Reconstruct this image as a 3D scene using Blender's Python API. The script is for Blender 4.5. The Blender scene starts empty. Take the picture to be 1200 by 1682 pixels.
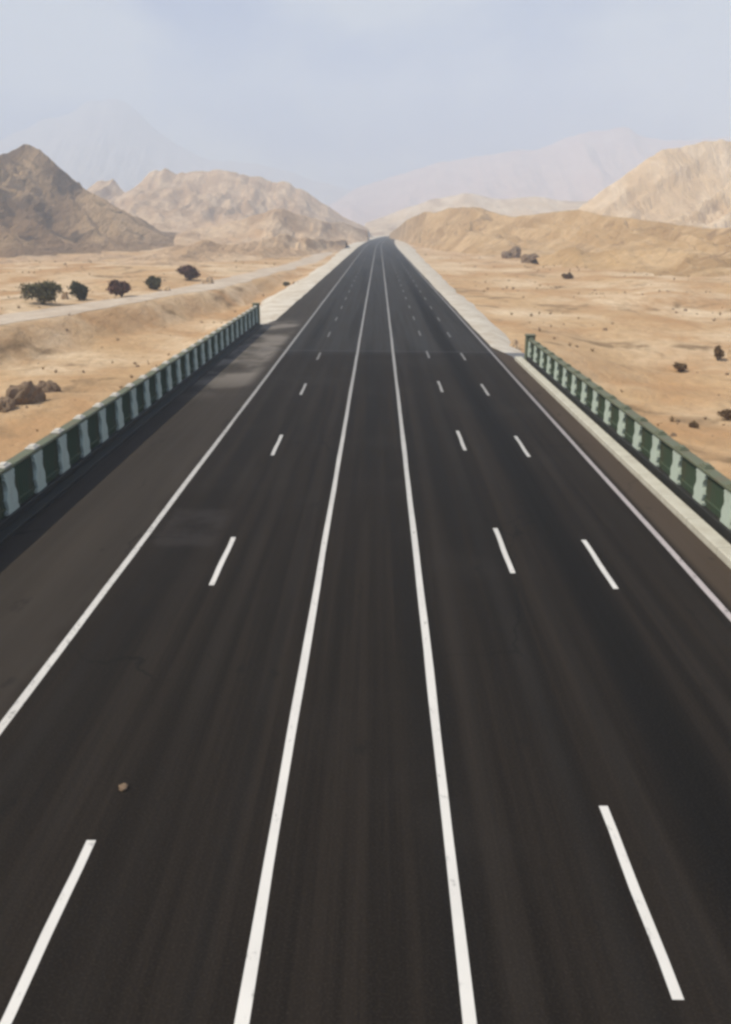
import bpy, math, random
import numpy as np
from mathutils import Vector, Matrix, Euler

R = math.radians
scene = bpy.context.scene
col = scene.collection

# ------------------------------------------------------------------ camera
W0, H0, F = 1200, 1682, 1400.0
CAM_Z = 10.44
PITCH = math.atan(466 / F)
YAW = 0.0149
cam_data = bpy.data.cameras.new("camera")
cam = bpy.data.objects.new("camera", cam_data)
col.objects.link(cam)
cam.location = (0, 0, CAM_Z)
cam.rotation_euler = (math.pi / 2 - PITCH, 0, YAW)
cam_data.sensor_fit = 'VERTICAL'
cam_data.sensor_height = 24
cam_data.lens = 24 * F / H0
cam_data.clip_start = 0.1
cam_data.clip_end = 20000
scene.camera = cam

# ------------------------------------------------------------------ light
SUN_EL, SUN_AZ = R(54), R(-104)          # azimuth measured from +Y (along the road) towards +X
sd = Vector((math.sin(SUN_AZ) * math.cos(SUN_EL), math.cos(SUN_AZ) * math.cos(SUN_EL), math.sin(SUN_EL)))
sun_data = bpy.data.lights.new("sun", 'SUN')
sun_data.energy = 4.9
sun_data.angle = R(1.2)
sun_data.color = (1.0, 0.91, 0.735)
sun = bpy.data.objects.new("sun", sun_data)
sun.rotation_euler = sd.to_track_quat('Z', 'Y').to_euler()
col.objects.link(sun)

world = bpy.data.worlds.new("World")
scene.world = world
world.use_nodes = True
nt = world.node_tree
nt.nodes.clear()
wo = nt.nodes.new('ShaderNodeOutputWorld')
bg = nt.nodes.new('ShaderNodeBackground')
bg.inputs['Strength'].default_value = 0.08
sky = nt.nodes.new('ShaderNodeTexSky')
sky.sky_type = 'NISHITA'
sky.sun_disc = False
sky.sun_elevation = SUN_EL
sky.sun_rotation = SUN_AZ
sky.air_density = 1.0
sky.dust_density = 3.0
sky.ozone_density = 1.0
tc = nt.nodes.new('ShaderNodeTexCoord')
mp = nt.nodes.new('ShaderNodeMapping')
mp.inputs['Scale'].default_value = (1.0, 1.0, 1.7)
mp.inputs['Location'].default_value = (0.75, 0.3, 0.2)
ns = nt.nodes.new('ShaderNodeTexNoise')
ns.inputs['Scale'].default_value = 4.2
ns.inputs['Detail'].default_value = 5
ns.inputs['Roughness'].default_value = 0.45
rp = nt.nodes.new('ShaderNodeValToRGB')
rp.color_ramp.elements[0].position = 0.42
rp.color_ramp.elements[0].color = (0.4, 2.0, 6.2, 1)     # thin high cloud with blue showing through
rp.color_ramp.elements[1].position = 0.57
rp.color_ramp.elements[1].color = (7.4, 8.0, 8.5, 1)     # pale cloud
mx = nt.nodes.new('ShaderNodeMix')
mx.data_type = 'RGBA'
mx.inputs[0].default_value = 0.88
nt.links.new(tc.outputs['Generated'], mp.inputs['Vector'])
nt.links.new(mp.outputs[0], ns.inputs['Vector'])
nt.links.new(ns.outputs[0], rp.inputs[0])
nt.links.new(sky.outputs[0], mx.inputs[6])
nt.links.new(rp.outputs[0], mx.inputs[7])
nt.links.new(mx.outputs[2], bg.inputs['Color'])
nt.links.new(bg.outputs[0], wo.inputs['Surface'])

scene.view_settings.view_transform = 'Standard'
scene.view_settings.look = 'None'
scene.view_settings.exposure = 0.15
scene.view_settings.gamma = 1
scene.cycles.volume_bounces = 2
scene.cycles.max_bounces = 6
scene.cycles.use_denoising = True
scene.cycles.filter_width = 3.0

# ------------------------------------------------------------------ numeric helpers
def _hash(ix, iy, seed):
    h = (ix * 374761393 + iy * 668265263 + seed * 982451653) & 0xffffffff
    h = ((h ^ (h >> 13)) * 1274126177) & 0xffffffff
    return ((h ^ (h >> 16)) & 0xffff) / 65535.0

def vnoise(x, y, seed=0):
    x = np.asarray(x, float); y = np.asarray(y, float)
    ix = np.floor(x).astype(np.int64); iy = np.floor(y).astype(np.int64)
    fx = x - ix; fy = y - iy
    fx = fx * fx * fx * (fx * (fx * 6 - 15) + 10); fy = fy * fy * fy * (fy * (fy * 6 - 15) + 10)
    a = _hash(ix, iy, seed); b = _hash(ix + 1, iy, seed)
    c = _hash(ix, iy + 1, seed); d = _hash(ix + 1, iy + 1, seed)
    return (a * (1 - fx) + b * fx) * (1 - fy) + (c * (1 - fx) + d * fx) * fy

def fbm(x, y, seed=0, octv=5, gain=0.5):
    s = 0; a = 1; t = 0
    for k in range(octv):
        s = s + a * (vnoise(x, y, seed + k * 7) - 0.5) * 2
        t += a; a *= gain
        x, y = x * 1.93 + y * 0.43, y * 1.93 - x * 0.43
    return s / t

def ridged(x, y, seed=0, octv=4):
    s = 0; a = 1; t = 0
    for k in range(octv):
        s = s + a * (1 - np.abs(vnoise(x, y, seed + k * 5) * 2 - 1))
        t += a; a *= 0.5
        x, y = x * 2.03 + 3.1, y * 2.03 + 1.7
    return s / t

def sstep(a, b, x):
    t = np.clip((np.asarray(x, float) - a) / (b - a), 0, 1)
    return t * t * (3 - 2 * t)

CAM_M = Euler((math.pi / 2 - PITCH, 0, YAW)).to_matrix()
def ray(px, py):
    """unit-depth direction of a photograph pixel"""
    return CAM_M @ Vector(((px - W0 / 2) / F, (H0 / 2 - py) / F, -1.0))

def at_dist(px, py, D):
    d = ray(px, py)
    return (d.x * D / d.y, D, CAM_Z + d.z * D / d.y)

# ------------------------------------------------------------------ the land
def centre(y):
    y = np.asarray(y, float)
    t = np.clip(y - 450, 0, None)
    return 3.2e-5 * t * t + 1.6e-7 * np.clip(y - 1050, 0, None) ** 3

def track_x(y):            # the dirt track left of the highway
    return np.interp(y, [-200, 0, 60, 108, 175, 314, 555, 900, 1500], [-92, -75, -60, -49.5, -35.5, -25.5, -25, -40, -120])

def land(x, y):
    x = np.asarray(x, float); y = np.asarray(y, float)
    c = centre(y)
    dx = x - c
    base = -1.0 + 1.4 * fbm(x / 130, y / 130, 3) * sstep(30, 200, np.abs(dx)) + 0.55 * fbm(x / 15, y / 15, 11, 4)
    base = base + 0.16 * fbm(x / 3.5, y / 3.5, 17, 3)
    rol = ridged(x / 34 + 5, y / 26, 71, 4) - 0.5
    base = base + 2.6 * rol * sstep(24, 60, np.abs(dx)) * sstep(5, 12, np.abs(x - track_x(y)))
    # left: wadi bed between highway and track
    tx = track_x(y)
    side = x - tx
    bed_l = -4.6 + 1.5 * (ridged(x / 26, y / 20, 21, 4) - 0.5) + 0.25 * fbm(x / 4, y / 4, 23, 3)
    open_l = 1 - sstep(150, 330, y + 0.25 * np.abs(x) + 10 * fbm(x / 30, y / 30, 29, 3))
    wl = sstep(5.4, 9.0, side) * open_l * (x < 0)
    left = base * (1 - wl) + bed_l * wl
    # flat shelf that carries the track
    on = (1 - sstep(5.0, 7.0, np.abs(side))) * (x < 0)
    left = left * (1 - on) + (-0.9) * on
    # right: shallower wadi
    bed_r = -3.4 + 1.3 * (ridged(x / 24, y / 17, 31, 4) - 0.5) * 1.6 + 0.35 * fbm(x / 5, y / 5, 33, 4)
    open_r = (1 - sstep(72, 120, y - 0.35 * (x - 12) + 7 * fbm(x / 18, y / 18, 39, 3)))
    right = base * (1 - open_r) + bed_r * open_r
    z = np.where(x < 0, left, right)
    # under the bridge everything is wadi
    wx = sstep(-9, 9, x)
    inside = 1 - sstep(13.5, 20, np.abs(dx))
    deck_end = 100 * (1 - wx) + 74 * wx
    bridge = 1 - sstep(-1.5, 1.5, y - deck_end)
    road_z = -0.75
    z = z * (1 - inside) + inside * (bridge * (-4.4) + (1 - bridge) * road_z)
    # embankment round the road where it leaves the bridge
    emb = (1 - sstep(15, 27, np.abs(dx))) * sstep(0, 8, y - deck_end)
    z = z * (1 - emb) + np.maximum(z, -0.8) * emb
    return z

def land_z(x, y):
    return float(land(np.array([x]), np.array([y]))[0])

def hit(px, py, far=2500):
    """where the sight line of a photograph pixel meets the land"""
    d = ray(px, py)
    t = 20.0 * 1.0025 ** np.arange(2000)
    t = t[t < far]
    x, y, z = d.x * t, d.y * t, CAM_Z + d.z * t
    lz = land(x, y)
    k = int(np.argmax(z < lz))
    return Vector((x[k], y[k], lz[k]))

# ------------------------------------------------------------------ materials
def new_mat(name, rough=0.9, spec=0.3):
    m = bpy.data.materials.new(name)
    m.use_nodes = True
    n = m.node_tree
    b = n.nodes['Principled BSDF']
    b.inputs['Roughness'].default_value = rough
    b.inputs['Specular IOR Level'].default_value = spec
    return m, n, b

class G:
    """tiny node-graph helper"""
    def __init__(s, n): s.n = n
    def node(s, t, **k):
        x = s.n.nodes.new(t)
        for a, v in k.items(): setattr(x, a, v)
        return x
    def link(s, a, b): s.n.links.new(a, b)
    def coord(s, scale=(1, 1, 1), src='Object', rot=(0, 0, 0), loc=(0, 0, 0)):
        c = s.node('ShaderNodeTexCoord'); m = s.node('ShaderNodeMapping')
        m.inputs['Scale'].default_value = scale
        m.inputs['Rotation'].default_value = rot
        m.inputs['Location'].default_value = loc
        s.link(c.outputs[src], m.inputs['Vector']); return m.outputs[0]
    def noise(s, scale, vec, detail=4, rough=0.55, dist=0.0):
        x = s.node('ShaderNodeTexNoise')
        x.inputs['Scale'].default_value = scale; x.inputs['Detail'].default_value = detail
        x.inputs['Roughness'].default_value = rough; x.inputs['Distortion'].default_value = dist
        s.link(vec, x.inputs['Vector']); return x.outputs[0]
    def rng(s, v, a, b, c=0.0, d=1.0, smooth=True):
        x = s.node('ShaderNodeMapRange')
        x.interpolation_type = 'SMOOTHSTEP' if smooth else 'LINEAR'
        s.link(v, x.inputs[0])
        for i, q in enumerate((a, b, c, d)): x.inputs[i + 1].default_value = q
        return x.outputs[0]
    def mix(s, f, a, b, blend='MIX'):
        x = s.node('ShaderNodeMix', data_type='RGBA', blend_type=blend)
        for i, v in ((0, f), (6, a), (7, b)):
            if isinstance(v, (int, float)): x.inputs[i].default_value = v
            elif isinstance(v, tuple): x.inputs[i].default_value = (*v, 1)
            else: s.link(v, x.inputs[i])
        return x.outputs[2]
    def math(s, op, a, b=0.0):
        x = s.node('ShaderNodeMath', operation=op)
        for i, v in ((0, a), (1, b)):
            if isinstance(v, (int, float)): x.inputs[i].default_value = v
            else: s.link(v, x.inputs[i])
        return x.outputs[0]
    def bump(s, b, h, strength, dist):
        x = s.node('ShaderNodeBump')
        x.inputs['Strength'].default_value = strength; x.inputs['Distance'].default_value = dist
        s.link(h, x.inputs['Height']); s.link(x.outputs[0], b.inputs['Normal'])

def soil(name, c1, c2, c3, big=0.02, mid=0.12, fine=1.2, stretch=(1, 1, 1), bump=0.6, bdist=0.4, dark=None):
    m, n, b = new_mat(name, 0.95, 0.15)
    g = G(n)
    v = g.coord(stretch)
    nb = g.rng(g.noise(big, v, 5, 0.55, 0.6), 0.35, 0.65)
    nm = g.rng(g.noise(mid, v, 6, 0.6, 0.4), 0.4, 0.66)
    nf = g.noise(fine, v, 6, 0.65)
    c = g.mix(nb, c1, c2)
    c = g.mix(nm, c, c3)
    if dark:
        nd = g.rng(g.noise(mid * 1.7, g.coord(stretch, loc=(31, 7, 3)), 5, 0.6, 0.8), 0.55, 0.70)
        c = g.mix(nd, c, dark)
    c = g.mix(g.rng(nf, 0.3, 0.75, 0.0, 0.5), c, tuple(q * 0.62 for q in c1))
    g.link(c, b.inputs['Base Color'])
    g.bump(b, nf, bump, bdist)
    return m

SAND = soil('sand', (0.54, 0.355, 0.19), (0.72, 0.56, 0.38), (0.47, 0.28, 0.14), big=0.028, mid=0.065, fine=0.8, stretch=(1, 0.8, 1), bump=0.9, bdist=0.5, dark=(0.22, 0.145, 0.08))
ROCK_DARK = soil('dark_rock', (0.40, 0.255, 0.15), (0.17, 0.115, 0.08), (0.60, 0.415, 0.25), big=0.02, mid=0.035, fine=0.25, stretch=(1, 0.35, 0.6), bump=1.0, bdist=9, dark=(0.085, 0.065, 0.055))
ROCK_BUFF = soil('buff_rock', (0.58, 0.39, 0.235), (0.42, 0.275, 0.165), (0.68, 0.50, 0.33), big=0.006, mid=0.03, fine=0.15, bump=0.8, bdist=5)
ROCK_PALE = soil('pale_rock', (0.66, 0.48, 0.30), (0.42, 0.28, 0.165), (0.76, 0.60, 0.43), big=0.016, mid=0.035, fine=0.2, stretch=(1, 0.35, 0.5), bump=0.8, bdist=4)
ROCK_TAN = soil('tan_rock', (0.54, 0.355, 0.18), (0.40, 0.255, 0.13), (0.64, 0.45, 0.26), big=0.015, mid=0.06, fine=0.35, bump=0.8, bdist=2.5, dark=(0.30, 0.19, 0.11))
ROCK_HAZE_PINK = soil('haze_pink_rock', (0.66, 0.43, 0.36), (0.58, 0.37, 0.31), (0.70, 0.49, 0.41), big=0.003, mid=0.01, fine=0.05, bump=0.6, bdist=12)  # pink of the low haze put into the rock colour
ROCK_HAZE_GREY = soil('haze_grey_rock', (0.44, 0.40, 0.42), (0.40, 0.37, 0.39), (0.48, 0.44, 0.45), big=0.003, mid=0.01, fine=0.05, bump=0.6, bdist=12)  # pulled towards the sky tone, so haze over the far mountain is painted in
GRAVEL = soil('pale_gravel', (0.60, 0.54, 0.45), (0.68, 0.62, 0.53), (0.52, 0.44, 0.34), big=0.08, mid=0.28, fine=4, bump=0.5, bdist=0.1, dark=(0.46, 0.36, 0.25))
TRACK = soil('track_dust', (0.54, 0.44, 0.34), (0.43, 0.34, 0.26), (0.62, 0.52, 0.41), big=0.06, mid=0.3, fine=3, bump=0.4, bdist=0.1)
BOULDER = soil('boulder_stone', (0.27, 0.185, 0.12), (0.33, 0.24, 0.16), (0.20, 0.14, 0.09), big=0.5, mid=1.2, fine=6, bump=0.8, bdist=0.15)

def asphalt():
    m, n, b = new_mat('asphalt', 0.9, 0.13)
    g = G(n)
    v = g.coord()
    sx = g.node('ShaderNodeSeparateXYZ'); g.link(v, sx.inputs[0])
    X, Y = sx.outputs[0], sx.outputs[1]
    # bridge deck paving is brown black, the road beyond the joint blue grey
    jn = g.noise(0.5, v, 3)
    Yj = g.math('ADD', Y, g.math('MULTIPLY', jn, 1.5))
    c = g.mix(g.rng(Yj, 74.5, 79.0), (0.0095, 0.0073, 0.0055), (0.030, 0.030, 0.030))
    # rolled streaks along the road
    st = g.noise(1.0, g.coord((2.6, 0.03, 1)), 6, 0.7)
    c = g.mix(g.rng(st, 0.38, 0.66, 0.0, 0.6), c, (0.028, 0.0215, 0.0165))
    st2 = g.noise(1.0, g.coord((0.55, 0.012, 1), loc=(5, 2, 0)), 4, 0.5)
    c = g.mix(g.rng(st2, 0.50, 0.66, 0.0, 0.7), c, (0.0075, 0.0068, 0.0062))
    # broad blotches
    bl = g.noise(0.11, v, 4, 0.6)
    c = g.mix(g.rng(bl, 0.5, 0.72, 0.0, 0.45), c, (0.026, 0.022, 0.019))
    # long dark joint on the right carriageway
    wob = g.math('MULTIPLY', g.math('SUBTRACT', g.noise(0.09, v, 2), 0.5), 1.0)
    dj = g.math('ABSOLUTE', g.math('SUBTRACT', g.math('ADD', X, wob), 6.35))
    jm = g.math('MULTIPLY', g.rng(dj, 0.25, 1.0, 1.0, 0.0), g.rng(Y, 2, 14, 0.55, 0.95))
    jm = g.math('MULTIPLY', jm, g.rng(Y, 110, 260, 1, 0.3))
    c = g.mix(jm, c, (0.005, 0.0045, 0.004))
    # hard shoulders: dusty and lighter
    shl = g.rng(g.math('ADD', X, g.math('MULTIPLY', g.noise(0.35, v, 4), 1.2)), -8.2, -7.4, 1, 0)
    c = g.mix(g.math('MULTIPLY', shl, 0.8), c, g.mix(g.noise(1.0, g.coord((1.0, 0.06, 1)), 5), (0.024, 0.020, 0.016), (0.062, 0.050, 0.040)))
    shr = g.rng(X, 10.1, 10.5, 0, 1)
    c = g.mix(g.math('MULTIPLY', shr, 0.85), c, g.mix(g.noise(1.0, g.coord((1.0, 0.1, 1)), 5), (0.058, 0.042, 0.029), (0.095, 0.070, 0.052)))
    # blown dust lying on the left shoulder before the end of the bridge
    dm = g.math('MULTIPLY', g.rng(Y, 52, 66, 0, 1), g.rng(Y, 98, 108, 1, 0))
    dm = g.math('MULTIPLY', dm, g.rng(X, -9.6, -8.6, 1, 0))
    dm = g.math('MULTIPLY', dm, g.rng(g.noise(0.16, v, 4), 0.42, 0.6, 0.1, 0.9))
    c = g.mix(dm, c, (0.20, 0.175, 0.15))
    # pale patched bay in the left lane
    pt = g.math('MULTIPLY', g.rng(Y, 27.2, 27.8, 0, 1), g.rng(Y, 31.4, 32.0, 1, 0))
    pt = g.math('MULTIPLY', pt, g.math('MULTIPLY', g.rng(X, -8.1, -7.7, 0, 1), g.rng(X, -6.0, -5.4, 1, 0)))
    pt = g.math('MULTIPLY', pt, g.rng(g.noise(0.8, v, 4), 0.35, 0.6, 0.1, 1))
    c = g.mix(g.math('MULTIPLY', pt, 0.3), c, (0.055, 0.048, 0.047))
    # wheel tracks, slightly polished
    wt = None
    for cx_ in (-4.2, -2.6, -7.4, -5.9, 2.1, 3.7, 5.0, 8.0, 9.3):
        q = g.rng(g.math('ABSOLUTE', g.math('SUBTRACT', X, cx_)), 0.08, 0.38, 1, 0)
        wt = q if wt is None else g.math('MAXIMUM', wt, q)
    c = g.mix(g.math('MULTIPLY', wt, g.rng(g.noise(0.07, v, 3), 0.35, 0.65, 0.05, 0.4)), c, (0.030, 0.025, 0.021))
    # sealed cracks and drips
    vo = g.node('ShaderNodeTexVoronoi', feature='DISTANCE_TO_EDGE'); vo.inputs['Scale'].default_value = 0.17
    wv = g.node('ShaderNodeVectorMath', operation='ADD')
    nn = g.node('ShaderNodeTexNoise'); nn.inputs['Scale'].default_value = 0.7; nn.inputs['Detail'].default_value = 5
    g.link(v, nn.inputs['Vector']); g.link(g.coord((1, 0.5, 1)), wv.inputs[0]); g.link(nn.outputs[1], wv.inputs[1])
    g.link(wv.outputs[0], vo.inputs['Vector'])
    ck = g.math('MULTIPLY', g.rng(vo.outputs[0], 0.002, 0.007, 1, 0), g.rng(g.noise(0.12, g.coord(loc=(9, 4, 0)), 2), 0.5, 0.6, 0, 0.6))
    c = g.mix(ck, c, (0.004, 0.004, 0.004))
    oil = g.math('MULTIPLY', g.rng(g.noise(0.9, g.coord((1, 0.5, 1), loc=(3, 8, 0)), 4), 0.64, 0.74, 0, 0.6), 1.0)
    c = g.mix(oil, c, (0.007, 0.0065, 0.006))
    ag = g.noise(24, v, 4, 0.8)
    c = g.mix(g.rng(ag, 0.45, 0.75, 0, 0.5), c, (0.055, 0.045, 0.036))
    g.link(c, b.inputs['Base Color'])
    g.link(g.rng(st, 0.3, 0.7, 0.84, 0.95), b.inputs['Roughness'])
    g.bump(b, ag, 0.35, 0.012)
    return m
ASPHALT = asphalt()

def paint(name, colr, wear=0.45, under=(0.06, 0.055, 0.05)):
    m, n, b = new_mat(name, 0.6, 0.4)
    g = G(n)
    v = g.coord()
    w = g.rng(g.noise(5, g.coord((1, 0.45, 1)), 6, 0.75), wear + 0.08, wear + 0.24)
    t = g.rng(g.noise(0.5, v, 4), 0.3, 0.7, 0, 0.35)
    c = g.mix(t, colr, tuple(q * 0.72 for q in colr))
    c = g.mix(g.math('MULTIPLY', w, 0.75), c, under)
    sx = g.node('ShaderNodeSeparateXYZ'); g.link(v, sx.inputs[0])
    # far lines dim with distance; that fading is put into the paint colour
    c = g.mix(g.rng(g.math('ADD', sx.outputs[1], g.math('MULTIPLY', g.noise(0.2, v, 3), 12)), 14, 75, 0.0, 0.72), c, (0.11, 0.105, 0.10))
    g.link(c, b.inputs['Base Color'])
    return m
PAINT = paint('white_road_paint', (0.72, 0.69, 0.64), 0.49)
PAINT_OLD = paint('worn_road_paint', (0.66, 0.63, 0.58), 0.44)
def dash_paint(base_name, src):
    m = src.copy(); m.name = base_name
    for nd in m.node_tree.nodes:
        if nd.type == 'MAP_RANGE' and abs(nd.inputs[2].default_value - 75) < 0.1:
            nd.inputs[1].default_value = 14; nd.inputs[2].default_value = 95; nd.inputs[4].default_value = 0.9
        if nd.type == 'MIX' and nd.data_type == 'RGBA' and abs(nd.inputs[7].default_value[0] - 0.11) < 1e-3:
            nd.inputs[7].default_value = (0.05, 0.048, 0.046, 1)
    return m
PAINT_DASH = dash_paint('distance_faded_road_paint', PAINT)  # dash copy greys more strongly, imitating how distant dashes blur away
PAINT_PINK = paint('dusty_road_paint', (0.52, 0.46, 0.45), 0.44)

def painted(name, colr, stain, rough=0.7, scale=1.3, amt=0.6):
    m, n, b = new_mat(name, rough, 0.35)
    g = G(n)
    v = g.coord((1, 1, 0.45))
    s = g.rng(g.noise(scale, v, 6, 0.65, 0.3), 0.42, 0.7, 0, amt)
    f = g.noise(14, g.coord(), 5, 0.7)
    c = g.mix(s, colr, stain)
    c = g.mix(g.rng(f, 0.4, 0.8, 0, 0.3), c, tuple(q * 0.55 for q in colr))
    g.link(c, b.inputs['Base Color'])
    g.bump(b, f, 0.3, 0.02)
    return m
PILLAR_GREEN = painted('pale_green_paint', (0.46, 0.53, 0.45), (0.36, 0.34, 0.29))
PANEL_GREEN = painted('dark_green_paint', (0.055, 0.085, 0.05), (0.10, 0.075, 0.045))
COPING_GREEN = painted('weathered_green_coping', (0.13, 0.145, 0.09), (0.15, 0.11, 0.07))
PLINTH_DARK = painted('dark_concrete', (0.022, 0.022, 0.019), (0.035, 0.03, 0.024))  # near-black plinth, with a low dark step on the left side
KERB_PALE = painted('pale_concrete', (0.56, 0.53, 0.44), (0.42, 0.38, 0.30))
CONCRETE = painted('grey_concrete', (0.33, 0.31, 0.28), (0.24, 0.22, 0.19))
FINIAL = painted('cream_painted_cap', (0.62, 0.58, 0.50), (0.45, 0.40, 0.33))

def leafmat(name, a, c_):
    m, n, b = new_mat(name, 0.85, 0.2)
    g = G(n)
    oi = g.node('ShaderNodeNewGeometry')
    c = g.mix(oi.outputs['Random Per Island'], a, c_)
    g.link(c, b.inputs['Base Color'])
    return m
LEAF_OLIVE = leafmat('olive_leaves', (0.15, 0.13, 0.06), (0.08, 0.075, 0.035))
LEAF_DARK = leafmat('dark_leaves', (0.075, 0.075, 0.035), (0.035, 0.038, 0.02))
LEAF_RED = leafmat('reddish_dry_leaves', (0.17, 0.08, 0.06), (0.08, 0.045, 0.035))
LEAF_DRY = leafmat('dry_brown_twigs', (0.22, 0.14, 0.07), (0.11, 0.07, 0.035))
BARK = painted('bark', (0.10, 0.075, 0.055), (0.06, 0.045, 0.03))

# ------------------------------------------------------------------ mesh helpers
def link_mesh(name, verts, faces, mat, parent=None, smooth=False):
    me = bpy.data.meshes.new(name)
    me.from_pydata([tuple(v) for v in verts], [], faces)
    me.update()
    if smooth:
        me.polygons.foreach_set('use_smooth', [True] * len(me.polygons))
    me.materials.append(mat)
    o = bpy.data.objects.new(name, me)
    col.objects.link(o)
    if parent: o.parent = parent
    return o

def empty(name, loc, rz=0):
    o = bpy.data.objects.new(name, None)
    o.location = loc; o.rotation_euler = (0, 0, rz)
    o.empty_display_size = 0.3
    col.objects.link(o); return o

def tag(o, label=None, cat=None, group=None, kind=None):
    if label: o['label'] = label
    if cat: o['category'] = cat
    if group: o['group'] = group
    if kind: o['kind'] = kind
    return o

def grid_mesh(name, P, mat, smooth=True):
    """P: (nv, nu, 3) array"""
    nv, nu = P.shape[:2]
    me = bpy.data.meshes.new(name)
    me.vertices.add(nv * nu)
    me.vertices.foreach_set('co', P.reshape(-1).astype(np.float32))
    i = np.arange(nu - 1)[None, :] + np.arange(nv - 1)[:, None] * nu
    q = np.stack([i, i + 1, i + nu + 1, i + nu], -1).reshape(-1)
    nf = (nu - 1) * (nv - 1)
    me.loops.add(nf * 4); me.polygons.add(nf)
    me.loops.foreach_set('vertex_index', q.astype(np.int32))
    me.polygons.foreach_set('loop_start', (np.arange(nf) * 4).astype(np.int32))
    me.polygons.foreach_set('loop_total', np.full(nf, 4, np.int32))
    me.update(calc_edges=True); me.validate()
    if smooth: me.polygons.foreach_set('use_smooth', np.ones(nf, bool))
    me.materials.append(mat)
    o = bpy.data.objects.new(name, me); col.objects.link(o)
    return o

class MB:
    def __init__(s): s.v = []; s.f = []
    def box(s, x0, x1, y0, y1, z0, z1, bev=0.0):
        """box with chamfered vertical and top edges"""
        if bev <= 0:
            k = len(s.v)
            s.v += [(x, y, z) for z in (z0, z1) for y in (y0, y1) for x in (x0, x1)]
            s.f += [tuple(k + i for i in q) for q in ((0, 2, 3, 1), (4, 5, 7, 6), (0, 1, 5, 4), (2, 6, 7, 3), (0, 4, 6, 2), (1, 3, 7, 5))]
            return
        def ring(z, d, e):
            a0, a1, b0, b1 = x0 + d, x1 - d, y0 + d, y1 - d
            return [(a0 + e, b0, z), (a1 - e, b0, z), (a1, b0 + e, z), (a1, b1 - e, z), (a1 - e, b1, z), (a0 + e, b1, z), (a0, b1 - e, z), (a0, b0 + e, z)]
        k = len(s.v)
        s.v += ring(z0, 0, bev) + ring(z1 - bev, 0, bev) + ring(z1, bev, bev * 0.5)
        for r in (0, 8):
            for i in range(8):
                j = (i + 1) % 8
                s.f.append((k + r + i, k + r + j, k + r + 8 + j, k + r + 8 + i))
        s.f.append(tuple(k + 16 + i for i in range(8)))
        s.f.append(tuple(k + i for i in reversed(range(8))))
    def prism(s, outline, x0, x1, inset=0.0):
        """outline in (y,z) extruded along x, front and back edges slightly inset"""
        k = len(s.v); n = len(outline)
        cy = sum(p[0] for p in outline) / n; cz = sum(p[1] for p in outline) / n
        def ins(p): return (p[0] + (cy - p[0]) * inset, p[1] + (cz - p[1]) * inset)
        m = 0.15 * (x1 - x0)
        rings = [(x0, True), (x0 + m, False), (x1 - m, False), (x1, True)]
        for x, i_ in rings:
            s.v += [(x, *(ins(p) if i_ else p)) for p in outline]
        for r in range(3):
            for i in range(n):
                j = (i + 1) % n
                s.f.append((k + r * n + i, k + r * n + j, k + (r + 1) * n + j, k + (r + 1) * n + i))
        s.f.append(tuple(k + i for i in reversed(range(n))))
        s.f.append(tuple(k + 3 * n + i for i in range(n)))
    def tube(s, p, q, r0, r1, n=7):
        p = Vector(p); q = Vector(q); d = (q - p).normalized()
        a = d.orthogonal().normalized(); b = d.cross(a)
        k = len(s.v)
        for c, r in ((p, r0), (q, r1)):
            for i in range(n):
                t = 2 * math.pi * i / n
                s.v.append(tuple(c + a * math.cos(t) * r + b * math.sin(t) * r))
        for i in range(n):
            j = (i + 1) % n
            s.f.append((k + i, k + j, k + n + j, k + n + i))
        s.f.append(tuple(k + n + i for i in range(n)))
    def build(s, name, mat, parent=None, smooth=False):
        return link_mesh(name, s.v, s.f, mat, parent, smooth)

# ------------------------------------------------------------------ terrain sheet
def spaced(lo, hi, n, power, mid=0.0):
    t = np.linspace(-1, 1, n)
    s = np.sign(t) * np.abs(t) ** power
    return np.where(s < 0, mid + (mid - lo) * s, mid + (hi - mid) * s)
xs = spaced(-4400, 4400, 460, 3.2)
ys = np.concatenate([np.linspace(-180, 20, 60, endpoint=False), np.linspace(20, 260, 230, endpoint=False),
                     260 + (5500 - 260) * np.linspace(0, 1, 150) ** 2.2])
XX, YY = np.meshgrid(xs, ys)
ZZ = land(XX, YY)
ground = grid_mesh('ground', np.stack([XX, YY, ZZ], -1), SAND)
tag(ground, kind='structure')

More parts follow.
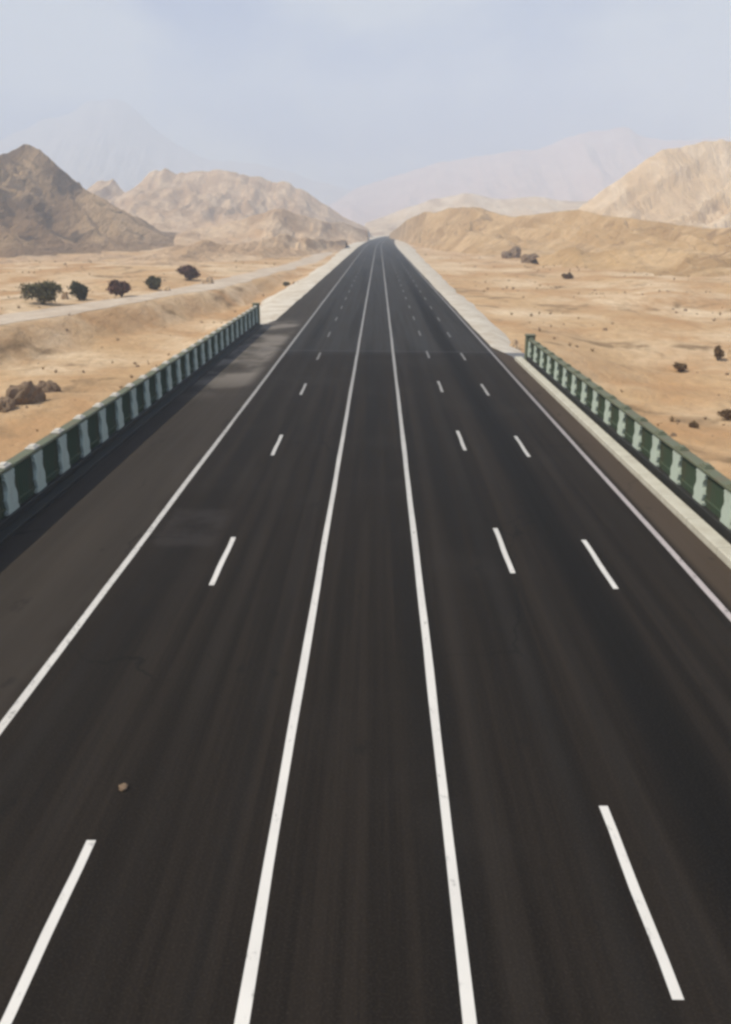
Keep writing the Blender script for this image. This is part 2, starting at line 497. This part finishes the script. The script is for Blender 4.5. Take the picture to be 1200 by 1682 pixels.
# ------------------------------------------------------------------ hills
def hill(name, prof, mat, front, back, base=-3, nu=220, nv=90, gully=0.35, gf=0.03, seed=1, rough=0.05, slope=1.25, skew=0.0):
    """prof: ridge line as (px, py, distance) of the photograph; front/back: how far the slopes reach (m)"""
    pts = np.array([at_dist(*p) for p in prof])
    u = np.linspace(0, 1, nu) * (len(pts) - 1)
    idx = np.arange(len(pts))
    X = np.interp(u, idx, pts[:, 0]); Y = np.interp(u, idx, pts[:, 1]); Z = np.interp(u, idx, pts[:, 2])
    # soften the polyline a little, add small teeth
    ker = np.array([1, 2, 3, 2, 1]) / 9.0
    Z = np.convolve(np.pad(Z, 2, 'edge'), ker, 'valid')
    h = Z - base
    Z = base + h * (1 + rough * fbm(X * gf * 2.2, Y * 0 + 4.1, seed + 50, 5))
    fr = np.interp(u, idx, front if hasattr(front, '__len__') else [front] * len(pts))
    bk = np.interp(u, idx, back if hasattr(back, '__len__') else [back] * len(pts))
    v = np.concatenate([-np.linspace(1, 0, nv * 2 // 3, endpoint=False), np.linspace(0, 1, nv // 3)])
    V, U = np.meshgrid(v, np.arange(nu), indexing='ij')
    off = np.where(V < 0, V * fr[None, :], V * bk[None, :])
    PX = X[None, :] + 0 * V
    PY = Y[None, :] + off
    prof_v = (1 - np.abs(V)) ** slope
    # gullies run down the slope: ridged noise stretched along the fall line
    warp = 14 * fbm(PX * gf * 0.6, PY * gf * 0.6, seed + 9, 3)
    gl = ridged((PX - skew * off + warp * 1.2) * gf, off * gf * 0.22, seed, 5)
    m = 4 * np.abs(V) * (1 - np.abs(V)) * np.where(V > 0, .6, 1)
    gl = np.clip((gl - 0.38) * 1.9, 0, 1)
    PZ = base + (Z - base)[None, :] * (prof_v * (1 - gully * 0.8 * m * (1 - gl)))
    PZ = PZ + (Z - base)[None, :] * 0.10 * (ridged(PX * gf * 2.5, PY * gf * 2.5, seed + 3, 4) - 0.5) * m
    PZ = np.where(np.abs(V) > 0.995, base - 3, PZ)
    o = grid_mesh(name, np.stack([PX, PY, PZ], -1), mat)
    tag(o, kind='structure')
    return o

hill('hill', [(-420, 330, 560), (-260, 300, 560), (-120, 275, 560), (-40, 256, 560), (0, 252, 560), (22, 247, 560), (45, 238, 560), (66, 250, 560), (88, 268, 560), (112, 288, 560),
              (140, 312, 555), (170, 330, 550), (205, 352, 545), (235, 375, 540), (262, 398, 535), (285, 412, 530)],
     ROCK_DARK, [300] * 8 + [290, 280, 260, 240, 200, 160, 110, 70], 260, base=-2, nu=300, nv=130, gully=0.9, gf=0.04, seed=12, rough=0.05, slope=1.05, skew=-0.4)
hill('hill', [(60, 380, 1250), (120, 330, 1250), (160, 302, 1250), (185, 294, 1250), (205, 318, 1250), (225, 306, 1250), (245, 285, 1250), (270, 277, 1250), (330, 284, 1250), (370, 281, 1250), (410, 288, 1250), (445, 300, 1250), (470, 296, 1250),
              (500, 312, 1250), (530, 334, 1250), (565, 356, 1250), (605, 376, 1250)],
     ROCK_BUFF, [520] * 13 + [460, 330, 200, 80], 400, base=-3, nu=300, nv=110, gully=0.75, gf=0.02, seed=25, rough=0.09, skew=-0.2)
hill('hill', [(180, 420, 640), (250, 398, 640), (300, 380, 650), (350, 372, 660), (400, 362, 670), (440, 346, 680), (470, 340, 690), (492, 352, 700), (530, 362, 720), (560, 366, 760), (585, 374, 780), (604, 380, 800)],
     ROCK_BUFF, [120, 140, 160, 170, 170, 170, 170, 170, 170, 150, 120, 80], 160, base=-3, nu=240, nv=80, gully=0.7, gf=0.034, seed=41, rough=0.12)
hill('hill', [(-300, 440, 300), (-120, 424, 310), (-30, 436, 320), (40, 420, 330), (90, 428, 335), (150, 414, 340), (200, 424, 340), (240, 416, 345), (290, 404, 355), (345, 398, 365), (390, 404, 375), (430, 394, 390), (470, 384, 410), (505, 392, 430), (540, 394, 470), (568, 396, 500)],
     ROCK_BUFF, [70, 75, 80, 85, 85, 85, 85, 85, 90, 95, 90, 80, 70, 60, 45, 30], 90, base=-2.2, nu=360, nv=90, gully=0.8, gf=0.07, seed=141, rough=0.28, slope=0.8, skew=-0.2)
hill('hill', [(880, 424, 290), (930, 412, 280), (980, 408, 270), (1040, 414, 260), (1100, 408, 250), (1160, 416, 240), (1230, 410, 230), (1400, 420, 220)],
     ROCK_TAN, [30, 45, 55, 60, 60, 60, 60, 55], 60, base=-2.4, nu=240, nv=70, gully=0.8, gf=0.07, seed=151, rough=0.25, slope=0.8)
hill('hill', [(640, 384, 1000), (668, 362, 760), (700, 350, 640), (740, 340, 580), (790, 342, 540), (840, 352, 500), (900, 350, 460), (950, 346, 430), (1000, 356, 400), (1060, 366, 370), (1120, 372, 345), (1200, 374, 320), (1350, 370, 300), (1600, 372, 280)],
     ROCK_TAN, [20, 120, 170, 190, 190, 170, 150, 140, 130, 125, 115, 100, 90, 80], 130, base=-2.5, nu=340, nv=90, gully=0.8, gf=0.045, seed=57, rough=0.09, slope=0.85)
hill('hill', [(900, 380, 760), (940, 352, 760), (975, 325, 760), (1010, 300, 760), (1050, 272, 760), (1085, 250, 760), (1120, 236, 760), (1160, 231, 760), (1205, 236, 760), (1260, 226, 760), (1350, 250, 760), (1500, 270, 760)],
     ROCK_PALE, 340, 300, base=-3, nu=300, nv=120, gully=0.9, gf=0.024, seed=73, rough=0.05, slope=1.0, skew=0.95)
hill('hill', [(600, 366, 1700), (660, 345, 1700), (710, 328, 1700), (760, 318, 1700), (820, 326, 1700), (880, 322, 1700), (940, 332, 1700), (1000, 330, 1700), (1080, 340, 1700), (1200, 350, 1700)],
     ROCK_PALE, 500, 400, base=-3, nu=240, nv=70, gully=0.4, gf=0.01, seed=87, rough=0.06)
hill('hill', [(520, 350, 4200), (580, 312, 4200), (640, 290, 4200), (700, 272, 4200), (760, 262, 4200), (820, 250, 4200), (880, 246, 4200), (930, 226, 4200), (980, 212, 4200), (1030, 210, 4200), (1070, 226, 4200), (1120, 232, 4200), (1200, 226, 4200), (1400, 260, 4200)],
     ROCK_HAZE_PINK, 1300, 900, base=-3, nu=260, nv=70, gully=0.4, gf=0.005, seed=99, rough=0.04)
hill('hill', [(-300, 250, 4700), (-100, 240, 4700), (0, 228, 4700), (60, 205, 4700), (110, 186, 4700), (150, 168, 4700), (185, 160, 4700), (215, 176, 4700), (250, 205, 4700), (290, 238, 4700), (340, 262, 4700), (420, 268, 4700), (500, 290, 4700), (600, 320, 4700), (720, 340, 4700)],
     ROCK_HAZE_GREY, 1000, 600, base=-3, nu=240, nv=60, gully=0.2, gf=0.004, seed=111, rough=0.04)

# ------------------------------------------------------------------ road
road_y = np.concatenate([np.arange(-40, 120, 2.0), np.arange(120, 400, 6.0), np.arange(400, 1500, 15.0)])
def ribbon(name, ysv, section, mat, parent=None, kind=None, smooth=False):
    P = []
    for y in ysv:
        c = float(centre(y))
        P.append([(c + x, y, z) for x, z in section(y)])
    o = grid_mesh(name, np.array(P), mat, smooth)
    if parent: o.parent = parent
    if kind: tag(o, kind=kind)
    return o

# bridge deck slab (sides and girders visible from beside the bridge)
def deck_sec(y):
    r = 13.2 if y < 76.2 else 10.2
    return [(-14.3, -0.02), (-14.3, -1.1), (-11, -1.3), (-11, -2.2), (-8, -2.2), (-8, -1.3), (6, -1.3), (6, -2.2), (9, -2.2), (9, -1.3), (r, -1.1), (r, -0.02), (-14.3, -0.02)]
deck = ribbon('bridge_deck', np.concatenate([np.arange(-40, 76, 3.0), [76.1, 76.3], np.arange(79, 101, 3.0)]), deck_sec, CONCRETE, kind='structure')
tag(deck, kind='structure')
# verges beyond the bridge
def verge_l(y):
    w = float(np.interp(y, [98, 104, 300, 550, 1500], [0.8, 3.6, 3.8, 8, 9]))
    w += 0.8 * float(fbm(y / 9, 2, 91, 3))
    return [(-12.2, -0.01), (-12.2 - w, -0.06), (-12.2 - w - 1.6, -0.75), (-12.2 - w - 4, -1.6)]
def verge_r(y):
    w = float(np.interp(y, [76, 84, 150, 300, 520, 1500], [1.2, 2.0, 2.4, 4.2, 8, 8]))
    w += 0.8 * float(fbm(y / 9, 7, 93, 3))
    return [(10.35, -0.01), (10.35 + w, -0.06), (10.35 + w + 1.6, -0.75), (10.35 + w + 4, -1.6)]
ribbon('verge', np.concatenate([[100.5], np.arange(104, 1500, 8.0)]), verge_l, GRAVEL, kind='structure')
ribbon('verge', np.concatenate([[76.5], np.arange(80, 1500, 8.0)]), verge_r, GRAVEL, kind='structure')

def road_edge_l(y): return float(np.interp(y, [-40, 98, 104], [-13.3, -13.3, -12.3])) + 0.12 * float(fbm(y / 6, 1.0, 5, 3)) * (y > 100)
def road_edge_r(y): return float(np.interp(y, [-40, 74, 80], [11.5, 11.5, 10.45])) + 0.12 * float(fbm(y / 6, 9.0, 6, 3)) * (y > 76)
road = ribbon('road', road_y, lambda y: [(road_edge_l(y), 0), (-8, 0.0), (0, 0.0), (8, 0.0), (road_edge_r(y), 0)], ASPHALT, kind='structure')

line_y = np.concatenate([np.arange(-10, 160, 1.0), np.arange(160, 500, 5.0), np.arange(500, 1450, 15.0)])
def line(name, x, w, mat, seed, y0=-10, y1=1450):
    yy = line_y[(line_y >= y0) & (line_y <= y1)]
    return ribbon(name, yy, lambda y: [(x - w / 2 + 0.03 * float(fbm(y / 7, 0.5, seed, 3)), 0.004), (x + w / 2 + 0.03 * float(fbm(y / 7, 3.5, seed + 1, 3)), 0.004)], mat, road)
tag(line('centre_line', -1.85, 0.20, PAINT, 1), 'solid white line left of the centre strip')
tag(line('centre_line', 1.31, 0.20, PAINT, 3), 'solid white line right of the centre strip')
tag(line('edge_line', -8.28, 0.21, PAINT_OLD, 5), 'solid greyish white line along the left shoulder')
tag(line('edge_line', 10.0, 0.2, PAINT_PINK, 7), 'dusty pinkish white line along the right kerb')
for x, y0, n, m_ in ((-5.12, 8.3, 22, PAINT_DASH), (4.32, 9.4, 22, PAINT_DASH), (7.28, 8.2, 22, PAINT_DASH)):
    for k in range(n):
        ya = y0 + 15.85 * k
        w = 0.17
        v = []
        for t in np.linspace(0, 1, 7):
            y = ya + 4.3 * t
            c = float(centre(y))
            j = 0.012 * math.sin(9 * t + k)
            v += [(c + x - w / 2 + j, y, 0.004), (c + x + w / 2 + j * 0.5, y, 0.004)]
        link_mesh('lane_dash', v, [(2 * i, 2 * i + 1, 2 * i + 3, 2 * i + 2) for i in range(6)], m_, road)
# expansion joint where the deck meets the road
JOINT = painted('joint_rubber', (0.02, 0.02, 0.02), (0.05, 0.045, 0.04))
link_mesh('expansion_joint', [(-12.6, 77.6, 0.003), (11, 76.2, 0.003), (11, 76.45, 0.003), (-12.6, 77.85, 0.003)], [(0, 1, 2, 3)], JOINT, road)

# dirt track left of the highway
ty = np.arange(40, 900, 5.0)
P = []
for y in ty:
    cx = float(track_x(y)); wv = 4.0 + 2.2 * float(fbm(y / 11, 0, 66, 4))
    P.append([(cx - wv, y, -0.86), (cx, y, -0.83), (cx + wv, y, -0.86)])
tag(grid_mesh('dirt_track', np.array(P), TRACK), kind='structure')

# ------------------------------------------------------------------ kerb on the right
mb = MB()
y = -12.0
while y < 72:
    mb.box(11.42, 12.0, y, y + 2.96, -0.004, 0.27, 0.03)
    y += 3.0
kerb = mb.build('kerb', KERB_PALE)
tag(kerb, kind='structure')

# ------------------------------------------------------------------ balustrades
BAY = 2.8
def pillar_outline(w, h, z0):
    # vase-like outline: wide foot, waist, wide head
    pr = [(0.50, 0.0), (0.50, 0.08), (0.42, 0.13), (0.47, 0.25), (0.50, 0.36), (0.43, 0.47), (0.34, 0.56), (0.33, 0.66), (0.38, 0.76), (0.45, 0.84), (0.40, 0.90), (0.48, 0.93), (0.48, 1.0)]
    right = [(a * w, z0 + b * h) for a, b in pr]
    return right + [(-a, b) for a, b in reversed(right)]

def make_balustrade(x, y0, n, face, label, h=2.15, parts=None):
    """face +1: the road lies towards +x"""
    root = empty('bridge_balustrade', (x, y0, 0))
    tag(root, label, 'balustrade', 'balustrades along the two sides of the bridge')
    L = n * BAY
    m = MB(); m.box(-0.26, 0.26, -0.35, L + 0.35, -0.05, 0.40, 0.03); m.box(min(0.262 * face, 0.72 * face), max(0.262 * face, 0.72 * face), -0.35, L + 0.35, -0.05, 0.16, 0.02) if face > 0 else None; m.build('plinth', PLINTH_DARK, root)
    m = MB(); m.box(-0.24, 0.24, -0.4, L + 0.4, h - 0.10, h, 0.03); m.box(-0.16, 0.16, -0.38, L + 0.38, h - 0.17, h - 0.103, 0.0)
    m.build('coping', COPING_GREEN, root)
    zt = h - 0.17
    pil = pan = cap = None
    for k in range(n + 1):
        yc = k * BAY
        if pil is None:
            m = MB(); m.prism(pillar_outline(1.0, zt - 0.402, 0.402), -0.20, 0.20, 0.03)
            pil = m.build('pillar', PILLAR_GREEN, root)
            m = MB(); m.box(-0.2, 0.2, -0.3, 0.3, h + 0.002, h + 0.06, 0.02); m.box(-0.13, 0.13, -0.2, 0.2, h + 0.062, h + 0.13, 0.03)
            cap = m.build('pillar_cap', FINIAL if face > 0 else COPING_GREEN, root)
            o, c = pil, cap
        else:
            o = pil.copy(); col.objects.link(o); o.parent = root
            c = cap.copy(); col.objects.link(c); c.parent = root
        o.location = (0, yc, 0); c.location = (0, yc, 0)
        if k < n:
            if pan is None:
                m = MB()
                half = BAY / 2 - 0.36
                # recessed sheet with arched top
                m.prism([(-half, 0.402), (half, 0.402), (half, zt - 0.1), (-half, zt - 0.1)], -0.05, 0.05, 0.0)
                for i in range(10):
                    yy = -half + 0.1 + (2 * half - 0.2) * i / 9
                    m.box(-0.08, 0.08, yy - 0.038, yy + 0.038, 0.404, zt - 0.002, 0.008)
                m.box(-0.11, 0.11, -half, half, 0.62, 0.70, 0.01)
                pan = m.build('grille_panel', PANEL_GREEN, root)
                g_ = pan
            else:
                g_ = pan.copy(); col.objects.link(g_); g_.parent = root
            g_.location = (0, yc + BAY / 2, 0)
    for ye in (-0.75, L + 0.75):
        m = MB(); m.box(-0.36, 0.36, ye - 0.36, ye + 0.36, -0.3, h + 0.22, 0.05); m.box(-0.42, 0.42, ye - 0.42, ye + 0.42, h + 0.222, h + 0.34, 0.05)
        m.build('end_pier', COPING_GREEN, root)
    return root
make_balustrade(-13.75, 13.2, 30, 1, 'pale green balustrade with dark grilles along the left shoulder of the road', 2.15)
make_balustrade(12.55, 12.0, 21, -1, 'green balustrade standing behind the pale kerb on the right of the road', 1.8)

# ------------------------------------------------------------------ plants
def foliage(mb_, rnd, blobs, n, size):
    for _ in range(n):
        bx, by, bz, br, bh = rnd.choice(blobs)
        while True:
            p = Vector((rnd.uniform(-1, 1), rnd.uniform(-1, 1), rnd.uniform(-1, 1)))
            if 0.35 < p.length < 1.0: break
        p = p * (0.75 + 0.6 * rnd.random() ** 2)
        c = Vector((bx + p.x * br, by + p.y * br, bz + p.z * bh))
        if c.z < 0.05: continue
        a = Vector((rnd.uniform(-1, 1), rnd.uniform(-1, 1), rnd.uniform(-.7, 1))).normalized()
        b = a.orthogonal().normalized(); q = a.cross(b)
        s = size * rnd.uniform(0.6, 1.5)
        k = len(mb_.v)
        mb_.v += [tuple(c + b * s), tuple(c + q * s * 0.55), tuple(c - b * s), tuple(c - q * s * 0.5)]
        mb_.f.append((k, k + 1, k + 2, k + 3))

def plant(name, loc, w, h, mat, seed, label, cat, group, trunk_h=0.25, n=1500, size=0.16, nb=7):
    rnd = random.Random(seed)
    root = empty(name, (loc[0], loc[1], loc[2] - 0.12), rnd.uniform(0, 6))
    tag(root, label, cat, group)
    blobs = []
    for i in range(nb):
        a = rnd.uniform(0, 2 * math.pi); r = w * 0.5 * rnd.uniform(0.15, 0.62)
        br = w * rnd.uniform(0.17, 0.27)
        bh = h * rnd.uniform(0.2, 0.3)
        blobs.append((r * math.cos(a), r * math.sin(a), h * trunk_h + (h * (1 - trunk_h)) * rnd.uniform(0.25, 0.72), br, bh))
    m = MB()
    for b in blobs:
        k = Vector((0.1 * b[0], 0.1 * b[1], h * trunk_h * 0.8))
        m.tube((0.03 * b[0], 0.03 * b[1], -0.2), k, 0.035 * h, 0.028 * h)
        mid = (k + Vector(b[:3])) / 2 + Vector((rnd.uniform(-.1, .1) * w, rnd.uniform(-.1, .1) * w, 0))
        m.tube(k, mid, 0.028 * h, 0.018 * h)
        m.tube(mid, b[:3], 0.018 * h, 0.007 * h)
    m.build('trunk' if name == 'tree' else 'stem', BARK, root)
    m = MB(); foliage(m, rnd, blobs, n, size)
    m.build('crown' if name == 'tree' else 'foliage', mat, root)
    return root

def place(px, py):
    return hit(px, py)

GT = 'trees beyond the dirt track on the left'
def px_size(p, n): return n * (p.y * math.cos(PITCH)) / F
for i, (px, py, wpx, hpx, mat, lab) in enumerate([
    (70, 499, 72, 40, LEAF_OLIVE, 'wide olive green desert tree, leftmost of the row beyond the dirt track'),
    (130, 494, 42, 37, LEAF_DARK, 'dark rounded desert tree just right of the wide olive one'),
    (200, 487, 50, 30, LEAF_RED, 'low reddish dark desert tree in the middle of the row'),
    (253, 476, 26, 24, LEAF_OLIVE, 'small sparse olive desert tree, smallest of the row'),
    (312, 461, 36, 30, LEAF_RED, 'reddish dark desert tree, rightmost of the row, by a pale boulder')]):
    p = place(px, py)
    plant('tree', p, px_size(p, wpx), px_size(p, hpx), mat, 100 + i, lab, 'tree', GT, 0.08, 2600, px_size(p, 2.3), 9)

GB = 'dry bushes scattered over the sand'
for i, (px, py, wpx, hpx, mat, lab) in enumerate([
    (1178, 594, 22, 34, LEAF_DRY, 'upright dark brown bush on the sand at the right edge'),
    (1196, 690, 44, 24, LEAF_DRY, 'low wide brown bush nearest the right balustrade'),
    (1116, 612, 34, 18, LEAF_DRY, 'flat brown bush left of the upright dark one'),
    (1138, 702, 20, 12, LEAF_DRY, 'small faded bush just behind the right balustrade'),
    (930, 458, 20, 12, LEAF_DRY, 'small bush at the foot of the tan ridge on the right'),
    (575, 397, 11, 12, LEAF_DARK, 'tiny dark bush beside the far left end of the highway'),
    (536, 408, 12, 11, LEAF_OLIVE, 'tiny olive bush where the dirt track nears the highway'),
    (470, 470, 14, 8, LEAF_OLIVE, 'tiny olive bush on the sand beyond the end of the left balustrade')]):
    p = place(px, py)
    plant('bush', p, px_size(p, wpx), px_size(p, hpx), mat, 200 + i, lab, 'bush', GB, 0.08, 900, px_size(p, 2.0), 6)

# ------------------------------------------------------------------ boulders
def boulder(p, w, d, h, mat, seed, label, group, cat='boulder'):
    import bmesh
    bm = bmesh.new()
    bmesh.ops.create_icosphere(bm, subdivisions=4, radius=1)
    V = np.array([v.co[:] for v in bm.verts])
    n = 0.6 * fbm(V[:, 0] * 1.3 + V[:, 2] * 0.9 + seed, V[:, 1] * 1.3 - V[:, 2] * 0.7, seed, 4) + 0.4 * ridged(V[:, 0] * 2.5 + V[:, 2] * 1.3, V[:, 1] * 2.5 + V[:, 2] + seed, seed + 4, 3)
    for v, k in zip(bm.verts, n):
        c = v.co * (0.72 + float(k))
        v.co = (c.x * w / 2, c.y * d / 2, max(c.z, -0.35) * h * 0.75)
    me = bpy.data.meshes.new('boulder'); bm.to_mesh(me); bm.free()
    me.materials.append(mat)
    o = bpy.data.objects.new('boulder', me); col.objects.link(o)
    o.location = (p.x, p.y, p.z + h * 0.1); o.rotation_euler = (0, 0, seed * 1.3)
    tag(o, label, cat, group)
    return o
GR = 'boulders lying on the sand'
for i, (px, py, wpx, hpx, mat, lab) in enumerate([
    (40, 662, 58, 42, BOULDER, 'big dark brown boulder in the wadi at the left edge'),
    (4, 672, 44, 26, BOULDER, 'dark brown boulder cut by the left edge of the photo'),
    (78, 642, 34, 18, BOULDER, 'flat grey brown boulder right of the big dark one'),
    (840, 424, 38, 20, BOULDER, 'brown boulder at the foot of the tan ridge, left of a pair'),
    (868, 432, 30, 20, BOULDER, 'brown boulder at the foot of the tan ridge, right of a pair'),
    (106, 492, 12, 14, ROCK_PALE, 'pale boulder between the two leftmost trees'),
    (274, 478, 14, 9, ROCK_PALE, 'pale boulder right of the smallest tree'),
    (342, 466, 17, 13, ROCK_PALE, 'pale boulder right of the rightmost reddish tree'),
    (1198, 588, 12, 18, ROCK_PALE, 'pale boulder right of the upright dark bush'),
    (846, 574, 16, 16, ROCK_PALE, 'pale boulder at the far end of the right balustrade')]):
    p = place(px, py)
    w = px_size(p, wpx)
    boulder(p, w, w * 0.8, px_size(p, hpx), mat, 3 + i, lab, GR)
# stone lying in the left lane
boulder(Vector((-4.98, 14.1, 0.02)), 0.2, 0.16, 0.08, BOULDER, 31, 'small brown stone lying on the asphalt ahead of the nearest left dash', None, 'stone').name = 'stone'

# ------------------------------------------------------------------ ground cover: tufts and stones
rng = np.random.default_rng(5)
def scatter(n, ymax):
    Y = 16 + (ymax - 16) * rng.random(n) ** 1.2
    X = rng.uniform(-1, 1, n) * (24 + Y * 0.5)
    z = land(X, Y)
    off_road = np.abs(X - centre(Y)) > 17.5
    off_track = np.abs(X - track_x(Y)) > 4.6
    clump = vnoise(X / 16, Y / 16, 301) * vnoise(X / 5, Y / 5, 303)
    k = off_road & off_track & (clump > 0.22 + 0.25 * rng.random(n))
    return X[k], Y[k], z[k]
X, Y, Z = scatter(3200, 420)
mb = MB()
rnd = random.Random(9)
for x, y, z in zip(X, Y, Z):
    s_ = rnd.uniform(0.1, 0.34) * (1 + y / 400)
    for _ in range(9):
        a = rnd.uniform(0, 6.283); t = rnd.uniform(0.2, 0.9); h_ = s_ * rnd.uniform(0.6, 1.3)
        d = Vector((math.cos(a), math.sin(a), 0)); q = Vector((-d.y, d.x, 0)) * s_ * 0.16
        b0 = Vector((x, y, z - 0.03)) + d * s_ * 0.1
        tip = b0 + d * s_ * t + Vector((0, 0, h_))
        k = len(mb.v)
        mb.v += [tuple(b0 - q), tuple(b0 + q), tuple(tip + q * 0.3), tuple(tip - q * 0.3)]
        mb.f.append((k, k + 1, k + 2, k + 3))
tag(mb.build('dry_scrub', LEAF_DRY), kind='stuff')
X, Y, Z = scatter(3500, 300)
mb = MB()
for x, y, z in zip(X, Y, Z):
    s_ = 0.06 + 0.32 * rnd.random() ** 3
    k = len(mb.v)
    for q in ((1, 0, 0), (0.3, 0.9, 0), (-0.8, 0.5, 0), (-0.7, -0.6, 0), (0.4, -0.9, 0)):
        mb.v.append((x + q[0] * s_ * rnd.uniform(.7, 1.2), y + q[1] * s_ * rnd.uniform(.7, 1.2), z - 0.03))
    for q in ((.6, .1), (0, .55), (-.5, 0), (0.1, -.5)):
        mb.v.append((x + q[0] * s_ * rnd.uniform(.7, 1.2), y + q[1] * s_ * rnd.uniform(.7, 1.2), z + s_ * rnd.uniform(.5, .9)))
    mb.f += [(k, k + 1, k + 6, k + 5), (k + 1, k + 2, k + 6), (k + 2, k + 7, k + 6), (k + 2, k + 3, k + 7), (k + 3, k + 8, k + 7), (k + 3, k + 4, k + 8), (k + 4, k, k + 5, k + 8), (k + 5, k + 6, k + 7, k + 8)]
tag(mb.build('loose_stones', BOULDER), kind='stuff')

# ------------------------------------------------------------------ haze
hz = bpy.data.meshes.new('haze')
x0, x1, y0, y1, z0, z1 = -4600, 4600, -250, 5700, float(ZZ.min()) - 4, 830
hv = [(x, y, z) for z in (z0, z1) for y in (y0, y1) for x in (x0, x1)]
hz.from_pydata(hv, [], [(0, 2, 3, 1), (4, 5, 7, 6), (0, 1, 5, 4), (2, 6, 7, 3), (0, 4, 6, 2), (1, 3, 7, 5)])
hz.update()
ho = bpy.data.objects.new('haze', hz); col.objects.link(ho)
tag(ho, kind='stuff')
m = bpy.data.materials.new('haze_air'); m.use_nodes = True
m.node_tree.nodes.clear()
mo = m.node_tree.nodes.new('ShaderNodeOutputMaterial')
pv = m.node_tree.nodes.new('ShaderNodeVolumePrincipled')
pv.inputs['Color'].default_value = (0.76, 0.86, 1.0, 1)
pv.inputs['Density'].default_value = 0.0005
pv.inputs['Anisotropy'].default_value = 0.0
m.node_tree.links.new(pv.outputs[0], mo.inputs['Volume'])
hz.materials.append(m)
